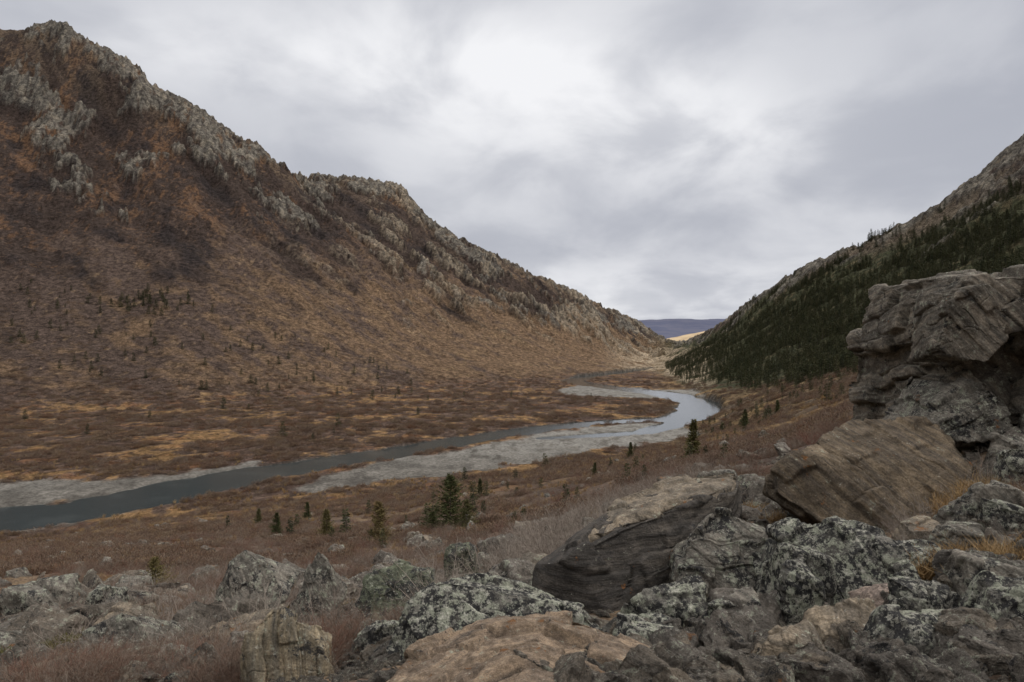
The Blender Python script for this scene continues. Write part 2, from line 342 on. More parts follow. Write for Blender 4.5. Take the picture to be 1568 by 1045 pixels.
# ------------------------------------------------------------ scatter
def collection(name): return bpy.data.collections.new(name)
def scatter(name,pts,scl,rot,coll,npro):
    me=bpy.data.meshes.new(name); me.vertices.add(len(pts)); me.vertices.foreach_set('co',np.asarray(pts,np.float32).ravel())
    a=me.attributes.new('scl','FLOAT_VECTOR','POINT'); a.data.foreach_set('vector',np.asarray(scl,np.float32).ravel())
    a=me.attributes.new('rot','FLOAT_VECTOR','POINT'); a.data.foreach_set('vector',np.asarray(rot,np.float32).ravel())
    a=me.attributes.new('idx','INT','POINT'); a.data.foreach_set('value',rng.integers(0,npro,len(pts)).astype(np.int32))
    o=bpy.data.objects.new(name,me); scene.collection.objects.link(o)
    ng=bpy.data.node_groups.new(name,'GeometryNodeTree')
    ng.interface.new_socket('Geometry',in_out='INPUT',socket_type='NodeSocketGeometry'); ng.interface.new_socket('Geometry',in_out='OUTPUT',socket_type='NodeSocketGeometry')
    gi=ng.nodes.new('NodeGroupInput'); go=ng.nodes.new('NodeGroupOutput')
    ci=ng.nodes.new('GeometryNodeCollectionInfo'); ci.inputs['Collection'].default_value=coll; ci.inputs['Separate Children'].default_value=True; ci.inputs['Reset Children'].default_value=True
    ip=ng.nodes.new('GeometryNodeInstanceOnPoints'); ip.inputs['Pick Instance'].default_value=True
    def na(n,t):
        x=ng.nodes.new('GeometryNodeInputNamedAttribute'); x.data_type=t; x.inputs['Name'].default_value=n
        return [s for s in x.outputs if s.enabled and s.name=='Attribute'][0]
    ng.links.new(gi.outputs[0],ip.inputs['Points']); ng.links.new(ci.outputs[0],ip.inputs['Instance'])
    ng.links.new(na('idx','INT'),ip.inputs['Instance Index']); ng.links.new(na('rot','FLOAT_VECTOR'),ip.inputs['Rotation']); ng.links.new(na('scl','FLOAT_VECTOR'),ip.inputs['Scale'])
    ng.links.new(ip.outputs[0],go.inputs[0])
    md=o.modifiers.new('scatter','NODES'); md.node_group=ng
    return o
def zrot(n,tilt=.08):
    return np.stack([rng.normal(0,tilt,n),rng.normal(0,tilt,n),rng.uniform(0,6.28,n)],1)

# ------------------------------------------------------------ rocks
_ico={}
def ico(s):
    if s not in _ico:
        bm=bmesh.new(); bmesh.ops.create_icosphere(bm,subdivisions=s,radius=1)
        V=np.array([v.co[:] for v in bm.verts]); Fc=np.array([[v.index for v in f.verts] for f in bm.faces]); bm.free(); _ico[s]=(V,Fc)
    return _ico[s]
def rock_mesh(name,pts,sub=6,rough=1.,strata=.5,seed=1,chops=6,axis=None,crack=1.,p=120,cut=.78,lf=1.):
    rg=np.random.default_rng(seed)
    pts=np.array(pts,float); c=pts.mean(0)
    bm=bmesh.new()
    for q_ in pts: bm.verts.new(q_)
    bmesh.ops.convex_hull(bm,input=bm.verts); bm.normal_update()
    Nn=[];Hh=[]
    for f in bm.faces:
        n_=np.array(f.normal); h_=n_@(np.array(f.verts[0].co)-c)
        if h_<0: n_,h_=-n_,-h_
        Nn.append(n_);Hh.append(max(h_,.02))
    bm.free()
    rel=pts-c; ext=(rel.max(0)-rel.min(0))/2; size=float(np.prod(ext)**(1/3))
    for i in range(chops):
        n_=rg.normal(size=3)/ext; n_/=np.linalg.norm(n_); h_=(rel@n_).max()*rg.uniform(cut,.95); Nn.append(n_);Hh.append(h_)
    Nn=np.array(Nn);Hh=np.array(Hh)
    D,Fc=ico(sub); D=D*ext; D=D/np.linalg.norm(D,axis=1)[:,None]
    A=np.maximum(D@Nn.T,0)/Hh[None,:]; am=A.max(1,keepdims=True)
    B=(A/am)**p; rad=1/(am[:,0]*B.sum(1)**(1/p)); Pp=D*rad[:,None]
    Wn=((A/am)**(p-1)/Hh[None,:])@Nn; Wn/=np.linalg.norm(Wn,axis=1)[:,None]
    q=Pp/size+seed*3.3
    if axis is None: axis=rg.normal(size=3)
    axis=np.array(axis,float); axis/=np.linalg.norm(axis)
    ax2=np.cross(axis,rg.normal(size=3)); ax2/=np.linalg.norm(ax2); ax3=np.cross(axis,ax2)+.25*axis
    wp=fbm3(q*1.2,3,seed+9)
    dsp=rough*(fbm3(q*1.0,2,seed)*.03+fbm3(q*5,4,seed+5)*.022)
    La=(Pp@axis)/size*3.0*lf+wp*.35+.4; Lb=(Pp@ax2)/size*1.3*lf+wp*.2+np.floor(La)*.37; Lc=(Pp@ax3)/size*1.3*lf+wp*.2+np.floor(La)*.61
    cell=(np.floor(La)*131+np.floor(Lb)*37+np.floor(Lc)*17).astype(np.int64)
    hv=(perm[cell&255]/255.-.5)
    dsp+=strata*hv*.17
    def gro(Lx,w): f=Lx-np.floor(Lx); d=np.minimum(f,1-f); return np.exp(-(d/w)**2)
    dsp-=crack*(.035*gro(La,.035)+.022*gro(Lb,.018)+.022*gro(Lc,.018))*(hv>-.2)
    L2=(Pp@axis)/size*12*lf+wp*1.2+hv*2; fl2=np.floor(L2).astype(np.int64); fr2=L2-fl2
    dsp+=strata*((perm[(fl2*7+cell)&255]/255.-.5)*.04+(fr2-.5)*.012)
    dsp+=rough*fbm3(q*18,2,seed+40)*.008
    Pp=Pp+Wn*(dsp*size)[:,None]
    me=bpy.data.meshes.new(name); fill(me,Pp,Fc,3)
    return me,c
def rock_mat(name,base1,base2,dark=.5,pale=.3,orange=.15,scale=1.,axis=(0,0,1),kb=5.,vary=False,flake=0.):
    m,nt=new_mat(name); b=N(nt); pos=b.n('ShaderNodeTexCoord').outputs['Object']
    oi=b.n('ShaderNodeObjectInfo').outputs['Random']
    pos=b.vm('ADD',pos,b.comb(b.math('MULTIPLY',oi,37.),b.math('MULTIPLY',oi,11.),b.math('MULTIPLY',oi,71.)))
    ax=Vector(axis).normalized(); dt=b.n('ShaderNodeVectorMath',{0:pos,1:tuple(ax)},operation='DOT_PRODUCT').outputs['Value']
    lay=b.n('ShaderNodeVectorMath',{0:tuple(ax),3:b.math('MULTIPLY',dt,kb)},operation='SCALE').outputs[0]
    band=b.noise(b.vm('ADD',b.vm('MULTIPLY',pos,(.55,.55,.55)),lay),2.6*scale,8,.72,.3)
    n1=b.noise(pos,2.*scale,8,.65); n2=b.noise(pos,9*scale,9,.75); n3=b.noise(pos,22*scale,5,.7); n4=b.noise(pos,3.6*scale,10,.78,.3); n5=b.noise(pos,60*scale,3,.6)
    c=b.mixc(b.mr(band,.40,.60),base1,base2)
    c=b.mixc(b.mr(band,.60,.68,0,.75),c,(.06,.053,.047))
    c=b.mixc(b.mr(n1,.42,.62,0,.65),c,tuple(.6*v for v in base2))
    if vary:
        c=b.mixc(b.mr(oi,.1,.9,0,.75),c,(.18,.16,.14)); c=b.mixc(b.math('MULTIPLY',b.math('FRACT',b.math('MULTIPLY',oi,7.3)),.55),c,(.07,.066,.062))
    c=b.mixc(b.mr(n4,.68-.24*dark,.72-.24*dark,0,.92),c,(.026,.026,.028))
    pl=b.math('MULTIPLY',b.mr(n2,.66-.16*pale,.70-.16*pale),b.mr(n1,.40,.5))
    c=b.mixc(b.math('MULTIPLY',pl,.85),c,(.25,.26,.205))
    pl2=b.math('MULTIPLY',b.mr(n3,.68-.16*pale,.72-.16*pale),b.mr(n4,.42,.52))
    c=b.mixc(b.math('MULTIPLY',pl2,.8),c,(.36,.35,.30))
    og=b.math('MULTIPLY',b.mr(n2,.50,.44),b.mr(n1,.72-.25*orange,.76-.25*orange))
    c=b.mixc(b.math('MULTIPLY',og,.75),c,(.30,.125,.035))
    v=b.math('MULTIPLY',b.mr(n5,.3,.7,.75,1.25),b.mr(n2,.3,.7,.62,1.38))
    c=b.vm('MULTIPLY',c,b.comb(v,v,v))
    hh=b.math('ADD',b.math('ADD',n2,b.math('MULTIPLY',n3,.3)),b.math('MULTIPLY',band,1.6))
    if flake>0:
        hh=b.math('ADD',hh,b.math('MULTIPLY',b.math('FLOOR',b.math('MULTIPLY',n4,22.)),.14*flake))
    bp=b.n('ShaderNodeBump',{'Strength':1.,'Distance':.034/scale,'Height':hh})
    bp2=b.n('ShaderNodeBump',{'Strength':.6,'Distance':.005/scale,'Height':n5,'Normal':bp.outputs[0]})
    finish(b,c,.88,bp2.outputs[0],.25); return m
M_tan=rock_mat('tan_schist',(.29,.235,.17),(.155,.132,.105),.4,.4,.45,1.,(.2,-.3,1),5)
M_out=rock_mat('outcrop_schist',(.29,.25,.20),(.135,.122,.104),.45,.55,.35,.9,(.75,.1,.55),7,flake=.4)
M_brown=rock_mat('brown_slab_stone',(.235,.18,.12),(.13,.105,.08),.3,.3,.45,.9,(.8,.1,.75),6,flake=.4)
M_dark=rock_mat('dark_schist',(.10,.086,.072),(.052,.047,.043),.35,.15,.35,1.,(.2,-.2,1),5)
M_lich=rock_mat('lichen_black_stone',(.17,.16,.14),(.095,.09,.08),1.0,1.0,.1,1.2,(.9,0,.3),4)
M_grey=rock_mat('grey_lichen_stone',(.25,.225,.19),(.14,.13,.112),.65,.75,.35,1.1,(.7,.2,.6),5,flake=.4)
M_pink=rock_mat('pink_stone',(.38,.30,.25),(.29,.23,.195),.1,.15,.1,1.)
M_front=rock_mat('front_slab_stone',(.37,.275,.19),(.21,.16,.12),.25,.4,.5,2.2,(.1,-.4,1),4,flake=1.)
M_yel=rock_mat('yellow_stone',(.30,.245,.165),(.17,.15,.115),.55,.55,.6,1.3,(1,.2,.1),6)
M_green=rock_mat('green_lichen_stone',(.15,.165,.11),(.105,.112,.082),.75,.6,.1,1.3)
M_scat=rock_mat('field_stone',(.28,.23,.175),(.18,.155,.125),.55,.6,.4,.5,(.2,.2,1),5,vary=True)
def rock(name,pts,mat,parent=None,**kw):
    me,c=rock_mesh(name,pts,**kw); me.materials.append(mat)
    o=bpy.data.objects.new(name,me); scene.collection.objects.link(o); o.location=c
    if parent: o.parent=parent
    return o
def empty(name):
    o=bpy.data.objects.new(name,None); scene.collection.objects.link(o); return o
def box(x0,x1,y0,y1,z0,z1,seed,j=.14,taper=.15):
    rg=np.random.default_rng(seed); P=[]
    cx,cy=(x0+x1)/2,(y0+y1)/2
    for x in (x0,x1):
        for y in (y0,y1):
            for z in (z0,z1):
                s=1-taper if z==z1 else 1
                P.append((cx+(x-cx)*s+rg.normal()*j*(x1-x0)*.5,cy+(y-cy)*s+rg.normal()*j*(y1-y0)*.5,z+rg.normal()*j*(z1-z0)*.6))
    return P
oc=empty('rock_outcrop')
A_=(.75,.1,.55)
rock('cap_block',[(6.25,9.6,-.05),(6.2,9.55,.5),(6.5,9.6,.95),(7.3,9.6,1.0),(9.8,9.0,.15),(9.8,9.0,1.1),(6.3,12.5,-.2),(6.6,12.5,.95),(9.8,13,1.0),(9.8,13,0),(7.2,9.2,.15),(7.4,9.2,.9)],M_out,oc,sub=7,seed=3,strata=.9,axis=A_,chops=2,cut=.93,rough=.7,lf=1.5)
rock('left_buttress',[(5.88,9.5,-.15),(6.0,9.45,.3),(6.15,9.4,.66),(6.55,9.35,.80),(6.7,9.25,.0),(6.45,9.3,-.3),(6.05,10.4,-.3),(6.2,10.4,.7),(6.8,10,.8),(6.9,9.4,.5)],M_out,oc,sub=7,seed=31,strata=1.,axis=A_,chops=3,cut=.9,rough=.8)
rock('overhang_block',[(7.0,9.0,-.12),(7.0,9.05,.4),(9.6,8.6,-.1),(9.6,8.6,.45),(7.1,10,-.15),(7.1,10,.4),(9.6,10,-.1),(9.6,10,.4)],M_out,oc,sub=6,seed=33,strata=1.,axis=A_,chops=3,cut=.9,rough=.7)
rock('lower_block',[(6.5,9.9,-1.9),(6.5,9.9,.1),(9.8,9.6,-1.9),(9.8,9.5,.3),(6.4,13,-1.9),(6.5,13,.1),(9.8,13,-1.9),(9.8,13,.2)],M_out,oc,sub=7,seed=5,strata=1.1,axis=A_,chops=2,cut=.93,rough=.8,lf=1.5)
rock('broken_block',[(7.1,9.2,-1.2),(7.15,9.3,-.45),(7.6,9.3,-.35),(8.2,9.1,-.5),(8.3,9.,-1.2),(7.1,10,-1.2),(7.3,10,-.4),(8.3,10,-.5)],M_out,oc,sub=6,seed=35,strata=1.,axis=A_,chops=4,cut=.88)
rock('side_ledge',[(5.55,9.3,-1.35),(5.8,9.5,-1.05),(6.35,9.8,-.6),(6.7,9.5,-.65),(6.9,9.2,-1.4),(5.7,10.6,-1.4),(6.4,11,-.55),(7.0,10.5,-1.2)],M_grey,oc,sub=6,seed=7,strata=1.3,axis=(-.5,0,1),chops=3,cut=.9,lf=1.4)
rock('base_block',[(6.9,8.2,-1.6),(7.0,8.5,-1.2),(7.5,8.6,-1.05),(8.3,8.2,-1.05),(8.4,8.,-1.7),(6.9,9.6,-1.6),(7.1,9.6,-1.0),(8.5,9.6,-.95)],M_grey,oc,sub=6,seed=9,strata=1.,chops=4,cut=.85)
rock('slab_boulder',[(3.0,7.85,-1.5),(3.2,7.8,-1.3),(2.98,7.7,-1.72),(5.35,7.9,-1.38),(5.2,7.7,-1.6),(4.55,7.35,-2.1),(4.1,7.3,-2.3),(3.55,7.35,-2.12),(4.25,8.6,-.97),(5.35,8.6,-1.0),(5.9,9.2,-1.35),(4.2,9.6,-2.4),(3.3,9,-2.),(5.5,9.4,-2)],M_brown,sub=7,seed=14,strata=.6,axis=(.8,.1,.75),chops=2,rough=.9,cut=.94,crack=.8)
rock('dark_slab_boulder',[(.12,6.0,-2.0),(.15,5.9,-2.35),(.45,5.95,-1.9),(.9,5.9,-2.42),(1.03,6.4,-1.74),(1.7,6.7,-2.2),(1.97,7.15,-1.66),(2.5,7.6,-1.7),(2.4,7.5,-2.1),(1.2,7.6,-1.8),(1.96,8.1,-1.73),(2.85,8.5,-1.7),(2.8,8.4,-2.3),(.6,7.,-2.2),(1.2,7.8,-2.7),(.4,6.2,-2.8),(1.5,6.8,-2.8)],M_dark,sub=7,seed=15,strata=.5,axis=(.25,-.3,1),chops=3,rough=.6,cut=.92,crack=.6)
rock('tan_capstone',[(.6,6.35,-1.92),(1.05,6.55,-1.78),(1.75,6.95,-1.64),(2.45,7.7,-1.66),(2.8,8.45,-1.62),(1.95,8.2,-1.66),(1.15,7.6,-1.78),(1.1,7.2,-2.1),(2.7,8.2,-2.),(1.9,7.2,-1.95)],M_tan,sub=6,seed=16,strata=.8,axis=(0,-.2,1),chops=3,cut=.9)
rock('grey_boulder',[(1.42,5.8,-2.1),(1.5,5.6,-2.45),(1.6,6.1,-1.75),(1.9,6.3,-1.55),(2.3,6.2,-1.62),(2.4,5.9,-2.0),(2.2,5.6,-2.45),(1.5,7,-2.3),(2.4,7,-2.0)],M_grey,sub=7,seed=18,strata=.8,chops=5,cut=.85)
rock('speckled_boulder',[(1.9,5.1,-2.25),(2.05,5.2,-1.75),(2.2,5.6,-1.5),(2.6,5.4,-1.42),(2.95,5.2,-1.5),(3.1,5.0,-1.8),(2.9,4.8,-2.1),(2.3,4.7,-2.35),(2.2,6.2,-1.8),(3,6.3,-1.7)],M_lich,sub=7,seed=19,strata=.9,axis=(1,0,.25),chops=5,cut=.85)
rock('lichen_boulder',[(-.85,4.6,-2.1),(-.72,4.7,-1.8),(-.5,4.85,-1.68),(.0,4.8,-1.76),(.5,4.75,-1.86),(.68,4.6,-2.0),(.3,4.3,-2.15),(-.5,4.2,-2.2),(-.6,5.5,-2.1),(.5,5.4,-2.1),(-.2,5.3,-1.8)],M_lich,sub=7,seed=20,strata=.7,axis=(.3,-.2,1),chops=4,cut=.88)
rock('front_slab',[(-.78,3.4,-1.84),(-.55,3.85,-1.74),(-.15,4.1,-1.68),(.3,4.15,-1.66),(.75,4.0,-1.74),(1.05,3.75,-1.84),(1.1,3.2,-1.85),(-.8,2.9,-1.75),(.2,2.7,-1.62),(0,3.4,-1.60),(-.7,3.2,-2.4),(1.0,3.4,-2.4),(.2,4.1,-2.3)],M_front,sub=7,seed=22,strata=.75,axis=(.1,-.35,1),chops=4,rough=1.2,cut=.9,lf=1.7)
rock('yellow_boulder',[(-1.78,4.5,-2.35),(-1.76,4.5,-1.95),(-1.65,4.7,-1.84),(-1.4,4.6,-1.9),(-1.25,4.5,-2.05),(-1.18,4.4,-2.4),(-1.5,4.2,-2.4),(-1.7,5.1,-2.2),(-1.3,5.1,-2.2)],M_yel,sub=7,seed=23,strata=1.,axis=(1,.3,.1),chops=4,cut=.88)
rock('green_lichen_boulder',[(-1.62,7,-2.75),(-1.55,7.2,-2.45),(-1.2,7.3,-2.35),(-.85,7.2,-2.4),(-.85,6.9,-2.7),(-1.3,6.7,-2.95),(-1.5,8,-2.8),(-.9,8,-2.7)],M_green,sub=6,seed=24,chops=5,cut=.85)
rock('pointed_boulder',[(-2.75,8.5,-3.4),(-2.55,8.55,-2.85),(-2.45,8.6,-2.62),(-2.3,8.6,-2.8),(-2.12,8.5,-3.3),(-2.4,8.2,-3.5),(-2.6,9.1,-3.3),(-2.2,9.1,-3.3)],M_grey,sub=6,seed=25,strata=.8,axis=(1,0,.6),chops=3,cut=.9)
rock('grey_boulder',[(-3.95,9,-3.45),(-3.8,9.1,-2.95),(-3.6,9.2,-2.8),(-3.2,9.1,-3.05),(-2.9,8.9,-3.4),(-3.4,8.6,-3.6),(-3.6,9.9,-3.3),(-3.,9.8,-3.3)],M_grey,sub=6,seed=26,chops=5,cut=.85)
rock('grey_boulder',[(-4.1,6,-3.15),(-3.95,6.2,-2.65),(-3.6,6.3,-2.5),(-3.3,6.2,-2.62),(-3.15,5.9,-3.0),(-3.6,5.6,-3.2),(-3.8,7,-2.9),(-3.3,7,-2.9)],M_grey,sub=7,seed=27,chops=5,cut=.85)
rock('pink_boulder',[(2.3,4.5,-1.85),(2.4,4.5,-1.68),(2.52,4.6,-1.61),(2.66,4.5,-1.68),(2.74,4.35,-1.8),(2.5,4.2,-1.95),(2.4,4.9,-1.8),(2.7,4.9,-1.8)],M_pink,sub=6,seed=28,chops=5)
cl=empty('boulder_field')
spec=[(-7.8,11,1.0,.9,M_grey),(-7.0,11.8,.7,.7,M_lich),(-8.4,12.5,1.0,.8,M_grey),(-2.9,7.3,1.2,.35,M_tan),(-2.4,6.6,.9,.3,M_tan),(-3.3,7.8,.8,.4,M_grey),(-.9,12,.65,.85,M_green),(-.4,12.6,.6,.4,M_grey),
(1.1,4.9,.55,.35,M_lich),(1.5,4.6,.45,.3,M_grey),(1.95,4.6,.3,.5,M_lich),(2.1,5.0,.5,.5,M_lich),(4.6,6.6,.7,.35,M_grey),(4.3,6.0,.45,.3,M_lich),(3.7,5.6,.5,.3,M_grey),(3.3,5.5,.5,.3,M_lich),(5.6,7.4,.6,.45,M_lich),(5.9,8.0,.7,.5,M_grey),(5.1,6.4,.6,.3,M_tan),(6.1,7.4,.6,.5,M_lich),
(2.9,3.9,.6,.3,M_lich),(3.2,4.5,.6,.3,M_grey),(2.2,3.7,.5,.25,M_lich),(1.5,3.7,.4,.25,M_tan),(3.9,13,.9,.8,M_grey),(4.7,14,.7,.7,M_grey),(3.1,12.6,.7,.5,M_grey),(2.0,13.5,.6,.4,M_grey),(1.5,13,.5,.35,M_grey),(-5.2,9.2,.9,.4,M_tan),(-4.8,8.1,.6,.3,M_tan),(-5.6,7.6,.7,.35,M_grey),(-1.0,5.2,.5,.3,M_lich),(-.2,6.5,.5,.35,M_grey),(.2,9.3,.7,.4,M_grey),(-6.5,16,1.0,.6,M_grey),(-9.5,17,1.2,.7,M_grey),(-4.5,15,.8,.5,M_grey),(-3.1,17,.9,.5,M_grey),(2.75,6.6,.4,.4,M_tan),(3.1,6.3,.5,.3,M_grey),(2.0,4.1,.45,.25,M_tan),(.9,4.5,.5,.22,M_lich),
(4.0,4.9,.7,.3,M_grey),(4.6,5.4,.6,.35,M_lich),(3.8,6.3,.5,.3,M_tan),(5.3,5.9,.7,.3,M_grey),(2.6,4.2,.4,.3,M_lich),(3.6,4.2,.5,.25,M_tan),(-2.6,5.2,.55,.25,M_grey),(-3.4,4.9,.5,.25,M_tan),(-2.1,5.6,.5,.3,M_grey)]
for i,(x,y,sx,sz,mt) in enumerate(spec):
    g=H(x,y); sy=sx*.8
    rock('boulder',box(x-sx/2,x+sx/2,y-sy/2,y+sy/2,g-.3*sz,g+sz*.8,100+i,.22,.35),mt,cl,sub=6 if y<10 else 5,seed=200+i,strata=.9,chops=5,cut=.8)
print('rocks',time.time()-T0)
pc=collection('stone_kit'); NP=12
for i in range(NP):
    f=.3 if i%3 else .16
    me,c=rock_mesh('stone',box(-.5,.5,-.4,.4,-f,f,50+i,.3,.25),sub=5,seed=60+i,strata=.9,chops=4,cut=.75); me.materials.append(M_scat)
    pc.objects.link(bpy.data.objects.new('stone',me))
def sample(n,u0,u1,r0,r1):
    uu=rng.uniform(u0,u1,n); yy=np.exp(rng.uniform(math.log(r0),math.log(r1),n)); return uu*yy,yy
def place_stones(n,u0,u1,r0,r1,s0,s1,msk=None,e=2.2):
    x,y=sample(n,u0,u1,r0,r1)
    if msk is not None:
        w=fbm(x/3.5,y/3.5,3,91)>msk; x=x[w];y=y[w]
    s=s0+(s1-s0)*rng.uniform(0,1,len(x))**e
    w=~((s>.12)&(x>2.7)&(x<5.6)&(y>6.3)&(y<8.6))&~((s>.12)&(x>0)&(x<2.6)&(y>4.9)&(y<6.3)); x,y,s=x[w],y[w],s[w]
    z=hfun(x,y)+s*.06
    return x,y,z,s
L_=[place_stones(1300,-.85,.05,5,45,.12,1.0,-.03),place_stones(1100,-.85,.1,4.5,14,.06,.45,None),place_stones(1700,.02,.85,3,12,.04,.34,None,2.6),place_stones(330,.15,.9,4.5,12,.15,.5,None,1.6),place_stones(500,.0,.5,11,30,.12,.9,-.05),place_stones(8500,-.75,.85,2.6,10,.012,.09,None,2),place_stones(500,-.8,.5,35,90,.2,.9,.12)]
x,y,z,s=[np.concatenate([l[i] for l in L_]) for i in range(4)]
sc=np.stack([s,s*rng.uniform(.7,1.2,len(s)),s*rng.uniform(.6,1.4,len(s))],1)
scatter('scattered_stones',np.stack([x,y,z],1),sc,np.stack([rng.normal(0,.5,len(s)),rng.normal(0,.5,len(s)),rng.uniform(0,6.28,len(s))],1),pc,NP)

# ------------------------------------------------------------ plants
def ramp_mat(name,cols,rough=.9,nscale=3,mul=1.):
    m,nt=new_mat(name); b=N(nt); cols=[tuple(v*mul for v in c) for c in cols]
    oi=b.n('ShaderNodeObjectInfo').outputs['Random']; pos=b.n('ShaderNodeTexCoord').outputs['Object']
    nz=b.noise(pos,nscale,3); f=b.math('ADD',oi,b.math('MULTIPLY',b.math('SUBTRACT',nz,.5),.9))
    cr_=b.n('ShaderNodeValToRGB',{'Fac':f}); e=cr_.color_ramp.elements
    e[0].position=0; e[0].color=(*cols[0],1); e[1].position=1; e[1].color=(*cols[-1],1)
    for i,c in enumerate(cols[1:-1]):
        x=e.new((i+1)/(len(cols)-1)); x.color=(*c,1)
    finish(b,cr_.outputs[0],rough,None,.1); return m
def ribbon(V,F,p0,p1,w0,w1,side):
    i=len(V); V+= [p0-side*w0,p0+side*w0,p1+side*w1,p1-side*w1]; F.append((i,i+1,i+2,i+3))
def rv(s=1.): return Vector((random.gauss(0,s),random.gauss(0,s),random.gauss(0,s)))
def pm(name,V,F,mat):
    me=bpy.data.meshes.new(name); me.from_pydata([tuple(v) for v in V],[],F); me.materials.append(mat); return me
def shrub(name,mat,h=1.,spread=.7,stems=40,w=.006,twigs=6):
    V=[];F=[]
    for i in range(stems):
        a=random.uniform(0,6.283); b0=random.uniform(0,.25)*spread
        p=Vector((math.cos(a)*b0,math.sin(a)*b0,-.05)); out=Vector((math.cos(a),math.sin(a),0))
        d=(out*random.uniform(.1,1.2)*spread+Vector((0,0,1))+rv(.15)).normalized(); hl=h*random.uniform(.5,1.05)
        segs=4; ww=w
        for s in range(segs):
            q=p+d*hl/segs; sd_=d.cross(rv()).normalized(); ribbon(V,F,p,q,ww,ww*.75,sd_); ww*=.75
            if s>0:
                for t in range(twigs//2):
                    td=(d*.9+rv(.55)).normalized(); pp=p.lerp(q,random.random()); l=hl*random.uniform(.12,.32)
                    ribbon(V,F,pp,pp+td*l,ww*.7,ww*.25,td.cross(rv()).normalized())
                    for t2 in range(2):
                        t3=(td+rv(.6)).normalized(); p3=pp+td*l*random.uniform(.3,.9); ribbon(V,F,p3,p3+t3*l*.5,ww*.45,ww*.2,t3.cross(rv()).normalized())
            p=q; d=(d+rv(.2)+Vector((0,0,.06))).normalized()
    return pm(name,V,F,mat)
def puff(name,mat,n=260,h=1.,R_=.8,l=.16,w=.02):
    V=[];F=[]
    for i in range(n):
        a=random.uniform(0,6.283); rr=math.sqrt(random.random())*R_; zt=h*math.sqrt(max(0,1-(rr/R_)**2))*random.uniform(.0,1.0)*(.8+.3*math.sin(a*3+n))
        p=Vector((math.cos(a)*rr,math.sin(a)*rr,zt)); d=(Vector((math.cos(a)*rr,math.sin(a)*rr,.9))+rv(.35)).normalized()
        L0=l*random.uniform(.6,1.5); ribbon(V,F,p,p+d*L0,w*random.uniform(.6,1.4),w*.3,d.cross(rv()).normalized())
    return pm(name,V,F,mat)
M_br=ramp_mat('birch_twigs',[(.13,.095,.075),(.20,.125,.095),(.27,.20,.155),(.16,.11,.085),(.32,.28,.235),(.17,.10,.065),(.24,.11,.085)],mul=.76)
M_gy=ramp_mat('bare_grey_twigs',[(.24,.20,.17),(.30,.26,.22),(.20,.16,.135),(.34,.30,.26)],mul=.9)
M_brf=ramp_mat('thicket_twigs',[(.15,.11,.088),(.21,.14,.10),(.18,.12,.09),(.25,.17,.10),(.26,.215,.175),(.20,.10,.055)],mul=.76)
M_gr=ramp_mat('dry_grass',[(.38,.26,.13),(.32,.20,.09),(.45,.33,.18),(.28,.18,.09)],mul=.85)
M_moss=ramp_mat('low_juniper',[(.085,.08,.03),(.11,.10,.035),(.065,.06,.025)])
c_sh=collection('shrub_kit')
for i in range(4): c_sh.objects.link(bpy.data.objects.new('shrub',shrub('shrub',M_br,1.,.8+.1*i,34,.0065,6)))
c_gs=collection('grey_shrub_kit')
for i in range(3): c_gs.objects.link(bpy.data.objects.new('grey_shrub',shrub('grey_shrub',M_gy,1.,.8+.15*i,30,.007,6)))
c_pf=collection('thicket_kit')
for i in range(4): c_pf.objects.link(bpy.data.objects.new('thicket',puff('thicket',M_brf,300+i*30)))
c_gr=collection('grass_kit')
for i in range(3):
    V=[];F=[]
    for j in range(60):
        a=random.uniform(0,6.28); p=Vector((math.cos(a),math.sin(a),0))*random.uniform(0,.25); d=(Vector((0,0,1))+rv(.3)).normalized(); s_=d.cross(rv()).normalized(); l=random.uniform(.4,1)
        q=p+d*l*.6; ribbon(V,F,p,q,.012,.009,s_); d2=(d+rv(.3)-Vector((0,0,.3))).normalized(); ribbon(V,F,q,q+d2*l*.45,.009,.002,s_)
    c_gr.objects.link(bpy.data.objects.new('grass_tuft',pm('grass_tuft',V,F,M_gr)))
def keep(x,y):
    z,k,th,r,left,crag,rib,gv,sd,*_=hfun(x,y,True)
    return (gv<.3)&(sd>2.2),z,k
x,y=sample(26000,-.88,.88,3.2,100)
uu=x/y
dens=fbm(x/3.5,y/3.5,3,92)+.35*fbm(x/12,y/12,2,93)
rocky=(uu>.02)&(y<10.5)
ok,z,kk=keep(x,y)
w=ok&(dens>.03-.15*sm(y,15,40))&(~rocky|((dens>.34)))&~((np.abs(uu)<.28)&(y<5.2))&(y>4)&~((uu>.38)&(uu<.75)&(y>5.5)&(y<8.5))
x,y,z=x[w],y[w],z[w]; n=len(x)
s=rng.uniform(.22,.65,n)*np.clip(.5+y/40,.5,1.2)*np.where((x>0)&(y<14),.8,1)
scatter('dwarf_birch_shrubs',np.stack([x,y,z],1),np.stack([s*1.2,s*1.2,s*.8],1),zrot(n,.12),c_sh,4)
print('near shrubs',n)
x,y=sample(240,-.02,.30,8.6,22); x2,y2=sample(110,-.7,-.05,6.,26); x3,y3=sample(30,.55,.8,5.5,8.5); x=np.concatenate([x,x2,x3]); y=np.concatenate([y,y2,y3]); z=hfun(x,y); n=len(x); s=rng.uniform(.4,1.0,n)*np.where((x>3)&(y<9),.5,1)
scatter('bare_grey_shrubs',np.stack([x,y,z],1),np.stack([s,s,s*.8],1),zrot(n,.12),c_gs,3)
x,y=sample(64000,-.9,.9,28,470); ok,z,kk=keep(x,y)
d1=fbm(x/22,y/22,3,57)+.45*fbm(x/5,y/7,3,56)
d2=fbm(x/11,y/11,3,94)
w=ok&(kk<6.6+.5*d2)&(d1<.17)&(d2>-.17)
x,y,z=x[w],y[w],z[w]; n=len(x); s=rng.uniform(.45,1.15,n)*np.clip(y/140,.5,1.35)
